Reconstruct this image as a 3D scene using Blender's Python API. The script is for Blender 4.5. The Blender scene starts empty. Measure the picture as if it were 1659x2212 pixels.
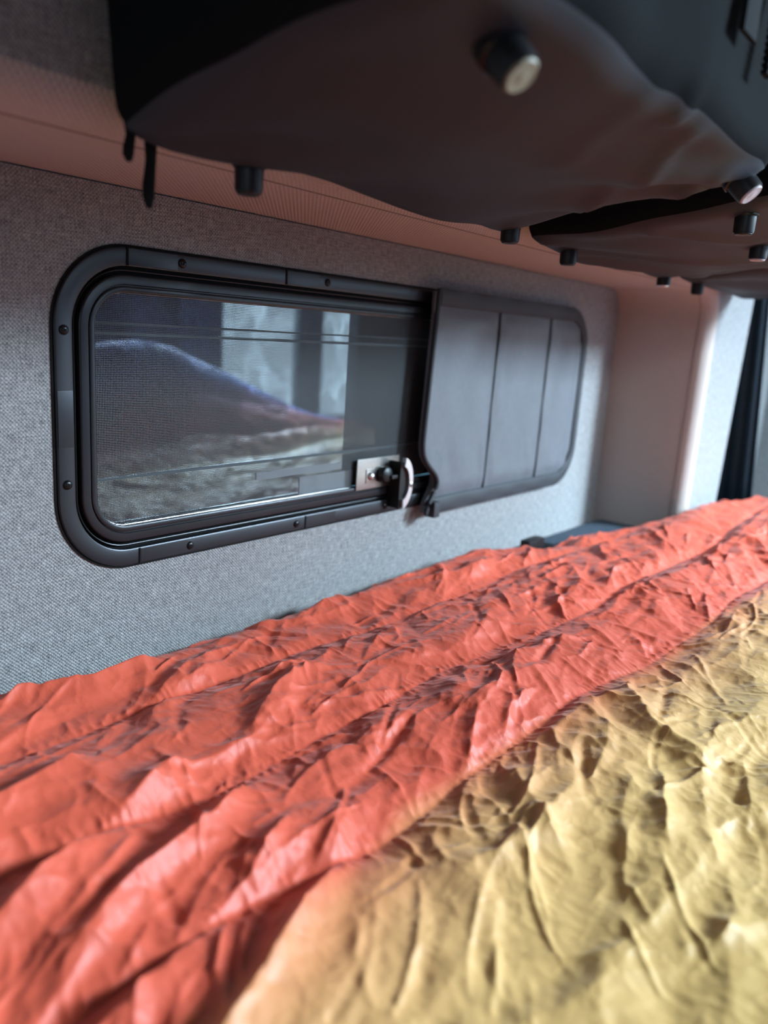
import bpy, bmesh, math, random
import numpy as np
from mathutils import Vector, Matrix
SC = bpy.context.scene
COL = SC.collection
PI = math.pi

# ------------------------------------------------------------------ camera
F_PX = 1690.0
dx = np.array([1400., -296., F_PX]); dx /= np.linalg.norm(dx)
dn = np.array([-492., 7300., F_PX]); dn -= dn.dot(dx)*dx; dn /= np.linalg.norm(dn)
up = -dn
dy = np.cross(up, dx)
RW = np.array([dx, dy, up])            # rows: world axes expressed in camera space (x right, y down, z forward)
cam_d = bpy.data.cameras.new('camera')
cam = bpy.data.objects.new('camera', cam_d); COL.objects.link(cam)
M = Matrix.Identity(4)
for i in range(3):
    M[i][0] = RW[i][0]; M[i][1] = -RW[i][1]; M[i][2] = -RW[i][2]
cam.matrix_world = M
cam_d.sensor_fit = 'VERTICAL'; cam_d.sensor_height = 36.0
cam_d.lens = F_PX/2212*36.0
cam_d.clip_start = .02
cam_d.dof.use_dof = True
cam_d.dof.focus_distance = .98
cam_d.dof.aperture_fstop = 2.6
SC.camera = cam

# ------------------------------------------------------------------ light
SC.view_settings.view_transform = 'Standard'
SC.view_settings.look = 'None'
SC.view_settings.gamma = 1.0
SC.view_settings.use_curve_mapping = False
SC.view_settings.exposure = 1.22
wd = bpy.data.worlds.new('overcast_sky'); SC.world = wd; wd.use_nodes = True
bgn = wd.node_tree.nodes['Background']
bgn.inputs[0].default_value = (.62, .83, 1.0, 1)
bgn.inputs[1].default_value = 1.7
WALL, LIP, TOPZ = .85, .612, .143      # recessed wall plane, inner wall plane, underside of the lip
DOOR = (2.06, 3.20, -1.1, .84)         # sliding door opening on the opposite side: x0, x1, z0, z1
ADDED_OPEN = (.80, 1.92, .26, .84)           # opening added on the same side to light the near-left bed
REAR = (-.80, -.40, .15, .50)        # rear door window opening: y0, y1, z0, z1
SIDE_Y, REAR_X, FRONT_X, FLOOR_Z, CEIL_Z = -1.05, -.95, 3.45, -1.15, .95
def portal(name, loc, rot, sx, sy):
    l = bpy.data.lights.new(name, 'AREA'); l.shape = 'RECTANGLE'; l.size = sx; l.size_y = sy
    l.cycles.is_portal = True
    o = bpy.data.objects.new(name, l); o.location = loc; o.rotation_euler = rot; COL.objects.link(o)
def area(name, loc, rot, sx, sy, power, color):
    l = bpy.data.lights.new(name, 'AREA'); l.shape = 'RECTANGLE'; l.size = sx; l.size_y = sy
    l.energy = power; l.color = color
    o = bpy.data.objects.new(name, l); o.location = loc; o.rotation_euler = rot; COL.objects.link(o)
    return o
portal('door_portal', ((DOOR[0]+DOOR[1])/2, SIDE_Y-.03, (DOOR[2]+DOOR[3])/2), (PI/2, 0, 0), DOOR[1]-DOOR[0], DOOR[3]-DOOR[2])
# daylight through the open sliding door
area('daylight_door', (3.1, -2.1, 1.22), (math.radians(60), 0, math.radians(26)), 1.0, .7, 345, (.60, .82, 1.0))
# added fill for the near-left bed, shining in through the added opening
area('added_side_fill', (1.75, -1.75, 1.15), (math.radians(55), 0, math.radians(20)), 1.0, .5, 26, (.80, .91, 1.0))
# daylight through the rear door window
area('daylight_rear', (-1.25, -.60, .35), (math.radians(70), 0, math.radians(-75)), .6, .5, 1.2, (.85, .93, 1.0))

# ------------------------------------------------------------------ helpers
def link(name, mesh, parent=None):
    o = bpy.data.objects.new(name, mesh); COL.objects.link(o)
    if parent is not None: o.parent = parent
    return o
def mesh_obj(name, verts, faces, mat, parent=None, smooth=True, uv=None, uvbox=False, sharp=None):
    me = bpy.data.meshes.new(name)
    me.from_pydata([tuple(v) for v in verts], [], [tuple(f) for f in faces])
    me.update()
    for m in (mat if isinstance(mat, (list, tuple)) else [mat]): me.materials.append(m)
    if smooth:
        me.polygons.foreach_set('use_smooth', [True]*len(me.polygons))
        if sharp: me.set_sharp_from_angle(angle=math.radians(sharp))
    if uvbox:
        ul = me.uv_layers.new(name='UVMap')
        for p in me.polygons:
            n = p.normal; ax = max(range(3), key=lambda i: abs(n[i]))
            for li in p.loop_indices:
                c = me.vertices[me.loops[li].vertex_index].co
                ul.data[li].uv = ((c.x, c.z), (c.y, c.z), (c.x, c.y))[{1: 0, 0: 1, 2: 2}[ax]]
    return link(name, me, parent)
def empty(name, loc=(0, 0, 0)):
    o = bpy.data.objects.new(name, None); o.location = loc; o.empty_display_size = .05; COL.objects.link(o); return o
def tag(o, label, cat, group=None, kind=None):
    o['label'] = label; o['category'] = cat
    if group: o['group'] = group
    if kind: o['kind'] = kind
    return o
def struct(o):
    o['kind'] = 'structure'; return o
class MB:
    def __init__(s): s.v = []; s.f = []; s.mi = []
    def add(s, v, f, mi=0):
        b = len(s.v); s.v += [tuple(p) for p in v]; s.f += [tuple(i+b for i in q) for q in f]; s.mi += [mi]*len(f)
    def box(s, x0, x1, y0, y1, z0, z1, mi=0, bev=0.0):
        bm = bmesh.new(); bmesh.ops.create_cube(bm, size=1)
        for v in bm.verts: v.co = Vector(((x0+x1)/2+v.co.x*(x1-x0), (y0+y1)/2+v.co.y*(y1-y0), (z0+z1)/2+v.co.z*(z1-z0)))
        if bev: bmesh.ops.bevel(bm, geom=bm.edges[:]+bm.verts[:], offset=bev, segments=2, profile=.7, affect='EDGES')
        s.bm(bm, mi)
    def bm(s, bm, mi=0, mat=None):
        bm.verts.index_update()
        s.add([(mat @ v.co) if mat else v.co for v in bm.verts], [[v.index for v in f.verts] for f in bm.faces], mi); bm.free()
    def lathe(s, prof, mat=None, n=32, mi=0, caps=True):
        # prof: (radius, height) pairs about +Z
        v = []; f = []
        for r, h in prof:
            for k in range(n): a = 2*PI*k/n; v.append(Vector((r*math.cos(a), r*math.sin(a), h)))
        for i in range(len(prof)-1):
            for k in range(n): k2 = (k+1) % n; f.append((i*n+k, i*n+k2, (i+1)*n+k2, (i+1)*n+k))
        if caps: f.append(tuple(range(n))[::-1]); f.append(tuple((len(prof)-1)*n+k for k in range(n)))
        if mat: v = [mat @ p for p in v]
        s.add(v, f, mi)
    def tube(s, pts, r, n=8, mi=0):
        pts = [Vector(p) for p in pts]; v = []; f = []
        for i, p in enumerate(pts):
            t = (pts[min(i+1, len(pts)-1)]-pts[max(i-1, 0)]).normalized()
            a = t.cross(Vector((0, 0, 1))) if abs(t.z) < .9 else t.cross(Vector((1, 0, 0)))
            a.normalize(); b = t.cross(a)
            rr = r[i] if isinstance(r, (list, tuple)) else r
            for k in range(n): q = 2*PI*k/n; v.append(p+a*rr*math.cos(q)+b*rr*math.sin(q))
        for i in range(len(pts)-1):
            for k in range(n): k2 = (k+1) % n; f.append((i*n+k, i*n+k2, (i+1)*n+k2, (i+1)*n+k))
        f.append(tuple(range(n))[::-1]); f.append(tuple((len(pts)-1)*n+k for k in range(n)))
        s.add(v, f, mi)
    def build(s, name, mat, parent=None, smooth=True, sharp=35, uvbox=False):
        o = mesh_obj(name, s.v, s.f, mat, parent, smooth, uvbox=uvbox, sharp=sharp)
        o.data.polygons.foreach_set('material_index', s.mi)
        bm = bmesh.new(); bm.from_mesh(o.data); bmesh.ops.recalc_face_normals(bm, faces=bm.faces[:]); bm.to_mesh(o.data); bm.free()
        return o

# ------------------------------------------------------------------ materials
def newmat(name):
    m = bpy.data.materials.new(name); m.use_nodes = True
    nt = m.node_tree; b = nt.nodes['Principled BSDF']
    return m, nt, b
def N(nt, typ, **kw):
    n = nt.nodes.new(typ)
    for k, v in kw.items():
        if k.startswith('i_'): 
            n.inputs[k[2:].replace('_', ' ')].default_value = v
        else: setattr(n, k, v)
    return n
def mth(nt, op, a, b=None, c=None):
    n = nt.nodes.new('ShaderNodeMath'); n.operation = op
    for i, x in enumerate((a, b, c)):
        if x is None: continue
        if isinstance(x, (int, float)): n.inputs[i].default_value = x
        else: nt.links.new(x, n.inputs[i])
    return n.outputs[0]
def ramp(nt, fac, stops):
    n = nt.nodes.new('ShaderNodeValToRGB'); e = n.color_ramp.elements
    while len(e) < len(stops): e.new(.5)
    for el, (p, c) in zip(e, stops): el.position = p; el.color = (c[0], c[1], c[2], 1)
    nt.links.new(fac, n.inputs[0]); return n.outputs[0]
def plain(name, col, rough=.5, metal=0., spec=.5, noise=.0, nscale=60, bump=0.):
    m, nt, b = newmat(name)
    b.inputs['Base Color'].default_value = (*col, 1); b.inputs['Roughness'].default_value = rough
    b.inputs['Metallic'].default_value = metal; b.inputs['Specular IOR Level'].default_value = spec
    tc = N(nt, 'ShaderNodeTexCoord'); nz = N(nt, 'ShaderNodeTexNoise', i_Scale=nscale, i_Detail=4.0)
    nt.links.new(tc.outputs['Object'], nz.inputs['Vector'])
    if noise:
        c = ramp(nt, nz.outputs[0], [(.3, [x*(1-noise) for x in col]), (.7, [x*(1+noise) for x in col])])
        nt.links.new(c, b.inputs['Base Color'])
    if bump:
        bp = N(nt, 'ShaderNodeBump', i_Strength=bump, i_Distance=.001)
        nt.links.new(nz.outputs[0], bp.inputs['Height']); nt.links.new(bp.outputs[0], b.inputs['Normal'])
    return m
def woven(name, lo, hi, pitch=.0023, rough=.9, bump=1.0, streak=.8):
    """heather plain weave on a UV laid out in metres"""
    m, nt, b = newmat(name); b.inputs['Roughness'].default_value = rough
    b.inputs['Specular IOR Level'].default_value = .25
    uv = N(nt, 'ShaderNodeUVMap'); sp = N(nt, 'ShaderNodeSeparateXYZ'); nt.links.new(uv.outputs[0], sp.inputs[0])
    # slight waviness of the threads
    nz0 = N(nt, 'ShaderNodeTexNoise', i_Scale=60., i_Detail=1.0); nt.links.new(uv.outputs[0], nz0.inputs['Vector'])
    wob = mth(nt, 'MULTIPLY', mth(nt, 'SUBTRACT', nz0.outputs[0], .5), .0016)
    u = mth(nt, 'ADD', sp.outputs[0], wob); v = mth(nt, 'ADD', sp.outputs[1], wob)
    k = 2*PI/pitch
    su = mth(nt, 'SINE', mth(nt, 'MULTIPLY', u, k)); sv = mth(nt, 'SINE', mth(nt, 'MULTIPLY', v, k))
    su2 = mth(nt, 'COSINE', mth(nt, 'MULTIPLY', u, k/2)); sv2 = mth(nt, 'COSINE', mth(nt, 'MULTIPLY', v, k/2))
    h = mth(nt, 'ADD', mth(nt, 'MULTIPLY', su2, sv2), mth(nt, 'MULTIPLY', mth(nt, 'ADD', mth(nt, 'ABSOLUTE', su), mth(nt, 'ABSOLUTE', sv)), .4))
    def st(ax, ay):
        mp = N(nt, 'ShaderNodeMapping'); mp.inputs['Scale'].default_value = (ax, ay, 1)
        nt.links.new(uv.outputs[0], mp.inputs[0])
        n = N(nt, 'ShaderNodeTexNoise', i_Scale=1.0, i_Detail=2.0, i_Roughness=.6); nt.links.new(mp.outputs[0], n.inputs['Vector']); return n.outputs[0]
    s = mth(nt, 'ADD', mth(nt, 'MULTIPLY', st(480, 60), .5), mth(nt, 'MULTIPLY', st(60, 480), .5))
    s2 = st(900, 900)
    f = mth(nt, 'ADD', mth(nt, 'MULTIPLY', mth(nt, 'SUBTRACT', s, .5), 2.2*streak), mth(nt, 'MULTIPLY', mth(nt, 'SUBTRACT', s2, .5), 1.0*streak))
    f = mth(nt, 'ADD', f, mth(nt, 'MULTIPLY', h, .17)); f = mth(nt, 'ADD', f, .36)
    c = ramp(nt, f, [(.0, lo), (1., hi)]); nt.links.new(c, b.inputs['Base Color'])
    bp = N(nt, 'ShaderNodeBump', i_Strength=bump, i_Distance=.0006)
    nt.links.new(mth(nt, 'ADD', h, mth(nt, 'MULTIPLY', s2, .8)), bp.inputs['Height']); nt.links.new(bp.outputs[0], b.inputs['Normal'])
    return m
M_WALL = woven('grey_heather_fabric', (.09, .09, .095), (.58, .57, .56))
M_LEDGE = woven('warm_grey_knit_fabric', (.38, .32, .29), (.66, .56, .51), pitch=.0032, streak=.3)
M_TRIM = plain('dark_gap', (.02, .02, .022), .8)
M_FRAME = plain('black_anodised', (.030, .031, .036), .34, .55, .6, bump=.03, nscale=900)
M_FRAME2 = plain('black_frame_inner', (.026, .026, .030), .30, .5, .6, bump=.03, nscale=900)
M_GAP = plain('black_rubber', (.004, .004, .004), .8, 0, .2)
M_SCREW = plain('black_screw', (.016, .016, .018), .28, .6, .6)
M_STEEL = plain('brushed_steel', (.36, .34, .32), .30, 1.0, .5, noise=.1, nscale=400)
M_ALU = plain('satin_aluminium', (.72, .74, .76), .34, 1.0)
M_BLACK = plain('black_plastic', (.006, .006, .007), .42, 0, .4)
M_NYLON = plain('black_nylon', (.018, .022, .029), .60, 0, .35, noise=.08, nscale=500, bump=.25)
M_NYLON2 = plain('black_nylon_gusset', (.006, .007, .008), .85, 0, .06, noise=.08, nscale=500, bump=.25)
M_WEB = plain('black_webbing', (.007, .008, .009), .8, 0, .12, bump=.5, nscale=700)
M_CAPW = plain('pale_knob_cap', (.52, .44, .46), .45, 0, .5, noise=.1, nscale=200)
M_CAPT = plain('tan_knob_cap', (.22, .19, .13), .5, 0, .5, noise=.15, nscale=120)
M_COVER = plain('slate_cover_fabric', (.115, .122, .135), .55, 0, .45, noise=.06, nscale=90, bump=.15)
M_BIND = plain('slate_binding', (.028, .029, .034), .6, 0, .4, bump=.3, nscale=500)
M_PIPE = plain('dark_piping', (.018, .018, .021), .5, 0, .4)
M_MATT = plain('blue_grey_mattress', (.05, .068, .09), .9, 0, .2, noise=.15, nscale=60, bump=.3)
M_DARK = plain('navy_curtain_fabric', (.010, .017, .025), .85, 0, .2, noise=.1, nscale=30, bump=.2)
M_FLOOR = plain('grey_vinyl_floor', (.12, .115, .11), .5, 0, .4, noise=.15, nscale=14)
M_CEIL = woven('ceiling_fabric', (.20, .19, .19), (.42, .41, .40))
M_LABEL = plain('grey_sticker', (.30, .32, .34), .6)
M_BAR = plain('teal_grey_bar', (.05, .085, .10), .4)
M_BODY = plain('painted_door_metal', (.30, .33, .36), .35, .2, .5)
M_GROUND = plain('asphalt', (.09, .09, .092), .9, 0, .3, noise=.25, nscale=9)
M_OUT = plain('teal_siding', (.10, .20, .25), .6, 0, .3, noise=.2, nscale=5)
M_LOFT = plain('white_quilt_binding', (.7, .6, .55), .7)
# tinted window glass
def glassmat(name, tint, ior):
    m, nt, b = newmat(name); nt.nodes.remove(b)
    out = [n for n in nt.nodes if n.type == 'OUTPUT_MATERIAL'][0]
    tr = N(nt, 'ShaderNodeBsdfTransparent'); tr.inputs[0].default_value = (*tint, 1)
    gl = N(nt, 'ShaderNodeBsdfGlossy'); gl.inputs['Roughness'].default_value = .015; gl.inputs[0].default_value = (.86, .95, 1, 1)
    fr = N(nt, 'ShaderNodeFresnel'); fr.inputs[0].default_value = ior
    mx = N(nt, 'ShaderNodeMixShader'); nt.links.new(fr.outputs[0], mx.inputs[0])
    nt.links.new(tr.outputs[0], mx.inputs[1]); nt.links.new(gl.outputs[0], mx.inputs[2]); nt.links.new(mx.outputs[0], out.inputs[0])
    return m
M_GLASS = glassmat('tinted_glass', (.12, .20, .23), 3.1)
M_GLASS2 = glassmat('tinted_glass_fixed', (.16, .27, .32), 1.5)
def screenmat():
    m, nt, b = newmat('insect_screen_mesh')
    b.inputs['Base Color'].default_value = (.075, .08, .085, 1); b.inputs['Roughness'].default_value = .45; b.inputs['Specular IOR Level'].default_value = .5
    out = [n for n in nt.nodes if n.type == 'OUTPUT_MATERIAL'][0]
    uv = N(nt, 'ShaderNodeUVMap'); sp = N(nt, 'ShaderNodeSeparateXYZ'); nt.links.new(uv.outputs[0], sp.inputs[0])
    nz = N(nt, 'ShaderNodeTexNoise', i_Scale=25., i_Detail=1.0); nt.links.new(uv.outputs[0], nz.inputs['Vector'])
    wob = mth(nt, 'MULTIPLY', mth(nt, 'SUBTRACT', nz.outputs[0], .5), .002)
    p = .0021
    def line(o):
        f = mth(nt, 'FRACT', mth(nt, 'DIVIDE', mth(nt, 'ADD', o, wob), p))
        return mth(nt, 'LESS_THAN', f, .24)
    g = mth(nt, 'MAXIMUM', line(sp.outputs[0]), line(sp.outputs[1]))
    tr = N(nt, 'ShaderNodeBsdfTransparent'); mx = N(nt, 'ShaderNodeMixShader')
    nt.links.new(g, mx.inputs[0]); nt.links.new(tr.outputs[0], mx.inputs[1]); nt.links.new(b.outputs[0], mx.inputs[2]); nt.links.new(mx.outputs[0], out.inputs[0])
    return m
M_SCREEN = screenmat()
def quiltmat():
    m, nt, b = newmat('ombre_nylon_quilt')
    uv = N(nt, 'ShaderNodeUVMap'); sp = N(nt, 'ShaderNodeSeparateXYZ'); nt.links.new(uv.outputs[0], sp.inputs[0])
    nz = N(nt, 'ShaderNodeTexNoise', i_Scale=5., i_Detail=1.0); nt.links.new(uv.outputs[0], nz.inputs['Vector'])
    v = mth(nt, 'ADD', sp.outputs[1], mth(nt, 'MULTIPLY', mth(nt, 'SUBTRACT', nz.outputs[0], .5), .03))
    v = mth(nt, 'ADD', v, mth(nt, 'MULTIPLY', sp.outputs[0], .055))
    v = mth(nt, 'ADD', v, mth(nt, 'MULTIPLY', mth(nt, 'MAXIMUM', mth(nt, 'SUBTRACT', .52, sp.outputs[0]), 0.), .26))
    f = mth(nt, 'DIVIDE', mth(nt, 'ADD', v, .8), 1.7)       # v from -.8 to .9
    def q(x): return (x+.8)/1.7
    red = (.60, .092, .048); red2 = (.55, .084, .045); orange = (.54, .19, .075); tan = (.54, .27, .105); yel = (.58, .345, .125); yel2 = (.54, .345, .11)
    c = ramp(nt, f, [(q(-.25), (.14, .24, .85)), (q(-.20), (.42, .09, .30)), (q(-.12), (.78, .13, .11)), (q(-.03), (.70, .26, .11)), (q(.04), yel2), (q(.26), yel),
                     (q(.335), tan), (q(.385), orange), (q(.41), red2), (q(.8), red)])
    nt.links.new(c, b.inputs['Base Color'])
    b.inputs['Roughness'].default_value = .50; b.inputs['Specular IOR Level'].default_value = .34
    b.inputs['Sheen Weight'].default_value = .08; b.inputs['Sheen Roughness'].default_value = .4
    n2 = N(nt, 'ShaderNodeTexNoise', i_Scale=55., i_Detail=5.0, i_Roughness=.55, i_Distortion=.6); nt.links.new(uv.outputs[0], n2.inputs['Vector'])
    rid = mth(nt, 'ABSOLUTE', mth(nt, 'SUBTRACT', n2.outputs[0], .5))
    # fine crease lines: flat little facets tilted against one another
    n3 = N(nt, 'ShaderNodeTexNoise', i_Scale=16., i_Detail=2.0); nt.links.new(uv.outputs[0], n3.inputs['Vector'])
    wv = N(nt, 'ShaderNodeVectorMath', operation='MULTIPLY_ADD'); nt.links.new(n3.outputs['Color'], wv.inputs[0]); wv.inputs[1].default_value = (.03, .03, 0); nt.links.new(uv.outputs[0], wv.inputs[2])
    tot = None
    for sc_, am in ((34., 1.0), (78., .45)):
        vo = N(nt, 'ShaderNodeTexVoronoi', feature='F1', voronoi_dimensions='2D', i_Scale=sc_); nt.links.new(wv.outputs[0], vo.inputs['Vector'])
        hh = mth(nt, 'MULTIPLY', vo.outputs['Distance'], am); tot = hh if tot is None else mth(nt, 'ADD', tot, hh)
    tot = mth(nt, 'ADD', tot, mth(nt, 'MULTIPLY', rid, .6))
    bp = N(nt, 'ShaderNodeBump', i_Strength=.55, i_Distance=.0032)
    nt.links.new(tot, bp.inputs['Height']); nt.links.new(bp.outputs[0], b.inputs['Normal'])
    return m
M_QUILT = quiltmat()
def smooth(a, n):
    for _ in range(n):
        b = np.pad(a, 1, mode='edge')
        a = (b[:-2,1:-1]+b[2:,1:-1]+b[1:-1,:-2]+b[1:-1,2:]+4*a)/8
    return a
def vnoise(U, V, sx, sy, seed):
    r = np.random.RandomState(seed); g = r.rand(256, 256)
    x = U/sx+50.3; y = V/sy+50.7
    xi = np.floor(x).astype(int); yi = np.floor(y).astype(int)
    fx = x-xi; fy = y-yi; fx = fx*fx*(3-2*fx); fy = fy*fy*(3-2*fy)
    xi &= 255; yi &= 255; x1 = (xi+1) & 255; y1 = (yi+1) & 255
    return ((g[xi,yi]*(1-fx)+g[x1,yi]*fx)*(1-fy)+(g[xi,y1]*(1-fx)+g[x1,y1]*fx)*fy)*2-1
def sstep(a, b, x):
    t = np.clip((x-a)/(b-a), 0, 1); return t*t*(3-2*t)
def seam_y(k, x):
    w = .006*np.sin(x*9+k)+.003*np.sin(x*23+k*2)
    return w+(.372-.040*(x-.35), .515-.03*(x-.5), .69-.02*(x-.4), -.01-.03*x, -.12-.03*x, -.24-.03*x, -.42-.03*x)[k]
NSEAM = 7
def ybend(u, v):
    """rest coordinates -> where the sheet lies: the edge leaves the wall further along the bed"""
    ymax = .822-.085*sstep(1.25, 1.50, u)-.13*sstep(1.62, 2.0, u)-.06*sstep(2.0, 2.3, u)
    return np.where(v > .25, .25+(v-.25)*(ymax-.25)/(.84-.25), v)
def base(U, V, v):
    z = -.430+0*U
    z = z + .010*vnoise(U, V, .30, .24, 5)
    z = z + .35*np.exp(-((U-1.42)/.56)**2-((V+.45)/.25)**2)      # bedding heaped towards the room side
    z = z + .045*sstep(1.62, 2.0, U)
    z = z - .020*sstep(.79, .84, v)
    return z
def ridge(U, V, pts, w, h):
    d = np.full(U.shape, 9.); P = np.array(pts, float); t_all = np.zeros(U.shape); n = len(P)-1
    for i in range(n):
        a, b = P[i], P[i+1]; ab = b-a; L = (ab**2).sum()
        t = np.clip(((U-a[0])*ab[0]+(V-a[1])*ab[1])/L, 0, 1)
        dd = np.hypot(U-a[0]-t*ab[0], V-a[1]-t*ab[1])
        m = dd < d; d = np.where(m, dd, d); t_all = np.where(m, (i+t)/n, t_all)
    return h*np.exp(-(d/w)**1.4)*np.minimum(1, 4*np.minimum(t_all+.05, 1.05-t_all))
RIDGES = [
 ([(.415,.555),(.35,.53),(.28,.50),(.18,.46)], .020, .030),
 ([(.46,.50),(.38,.46),(.29,.44),(.20,.41)], .016, .022),
 ([(.44,.43),(.36,.39),(.27,.37),(.18,.34)], .018, .026),
 ([(.48,.40),(.40,.35),(.30,.31),(.20,.28)], .016, .024),
 ([(.36,.62),(.30,.60),(.22,.58)], .022, .024),
 ([(.50,.56),(.58,.60),(.68,.63)], .016, .014),
 ([(.45,.66),(.52,.70),(.60,.72)], .018, .016),
 ([(.34,.80),(.45,.765),(.55,.78)], .016, .018),
 ([(.70,.80),(.80,.79),(.95,.80)], .020, .014),
 ([(.56,.22),(.62,.30),(.66,.34)], .014, .010),
 ([(.48,.28),(.56,.26),(.70,.27)], .016, .010),
 ([(.80,.18),(.84,.26),(.93,.33)], .014, .009),
]
STITCH = [([(1.005,.46),(.885,.43)], .006, -.008), ([(1.01,.46),(.89,.435)], .03, .006), ([(.66,.46),(.535,.43)], .007, -.008), ([(.98,.29),(.84,.25)], .006, -.007), ([(.75,.30),(.66,.255)], .006, -.008),
 ([(.755,.215),(.63,.165)], .010, .012), ([(.85,.16),(.72,.12)], .008, .010)]
def creases(U, V, n, seed, L, W, H, ang, region=(.1, 2.32, -.2, .85), keep=None, onseam=False):
    """n sharp-crested folds scattered over the sheet"""
    rs = np.random.RandomState(seed); Hs = np.zeros(U.shape)
    x1d = U[:, 0]; y1d = V[0, :]
    for i in range(n):
        cx = rs.uniform(region[0], region[1]); cy = rs.uniform(region[2], region[3])
        l = rs.uniform(*L); w1 = rs.uniform(*W); w2 = w1*rs.uniform(.5, 1.8); h = rs.uniform(*H)*(1 if rs.rand() < .7 else -.7)
        a = ang(cx, cy, rs); k = rs.uniform(-6, 6)*.6
        if keep is not None and rs.rand() > keep(cx, cy): continue
        if onseam:
            sd = 1 if rs.rand() < .5 else -1
            a = sd*(1.57+.55*rs.randn()); cy = seam_y(rs.randint(0, 5), cx)
            cx += .42*l*np.cos(a); cy += .42*l*np.sin(a)
        ex = l/2+3*max(w1, w2)
        i0, i1 = np.searchsorted(x1d, (cx-ex, cx+ex)); j0, j1 = np.searchsorted(y1d, (cy-ex, cy+ex))
        if i1-i0 < 2 or j1-j0 < 2: continue
        X = U[i0:i1, j0:j1]-cx; Y = V[i0:i1, j0:j1]-cy
        s = X*np.cos(a)+Y*np.sin(a); t = -X*np.sin(a)+Y*np.cos(a)+k*s*s
        w = np.where(t > 0, w1, w2)*(1+.5*s/l)
        e = np.clip(1-(2*s/l)**2, 0, 1)
        Hs[i0:i1, j0:j1] += h*np.sqrt(e)*np.clip(1-np.abs(t)/(w*(.35+.65*e)), 0, 1)
    return Hs
def facets(U, V, cell, seed, sl):
    """shallow cones meeting in sharp lines: the creased facets of crumpled cloth"""
    rs = np.random.RandomState(seed)
    Xw = U+.25*cell*vnoise(U, V, cell*1.5, cell*1.5, seed+1); Yw = V+.25*cell*vnoise(U, V, cell*1.5, cell*1.5, seed+2)
    gx = np.floor(Xw/cell).astype(int); gy = np.floor(Yw/cell).astype(int)
    J = rs.rand(512, 512, 3); best = np.full(U.shape, 9.)
    for a in (-1, 0, 1):
        for b in (-1, 0, 1):
            ix = (gx+a) & 511; iy = (gy+b) & 511; r = J[ix, iy]
            d = np.hypot(Xw-(gx+a+r[..., 0])*cell, Yw-(gy+b+r[..., 1])*cell)
            best = np.minimum(best, d+r[..., 2]*cell*.5)
    return sl*(best-cell*.6)
def plies(U, V, cell, rot, asp, seed, slope):
    """flat facets meeting in straight creases: random heights on a warped triangular lattice"""
    rs = np.random.RandomState(seed); G = rs.rand(256, 256)*2-1
    X = U+.45*cell*vnoise(U, V, cell*2.2, cell*2.2, seed+1); Y = V+.45*cell*vnoise(U, V, cell*2.2, cell*2.2, seed+2)
    c, s_ = np.cos(rot), np.sin(rot)
    a = (X*c+Y*s_)/(cell*asp)+80.; b = (-X*s_+Y*c)/cell+80.
    a = a+.5*b
    ia = np.floor(a).astype(int); ib = np.floor(b).astype(int); fa = a-ia; fb = b-ib
    def g(i, j): return G[i & 255, j & 255]
    lo = fa+fb < 1
    h1 = g(ia, ib)*(1-fa-fb)+g(ia+1, ib)*fa+g(ia, ib+1)*fb
    h2 = g(ia+1, ib+1)*(fa+fb-1)+g(ia+1, ib)*(1-fb)+g(ia, ib+1)*(1-fa)
    return slope*cell*np.where(lo, h1, h2)
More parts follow.
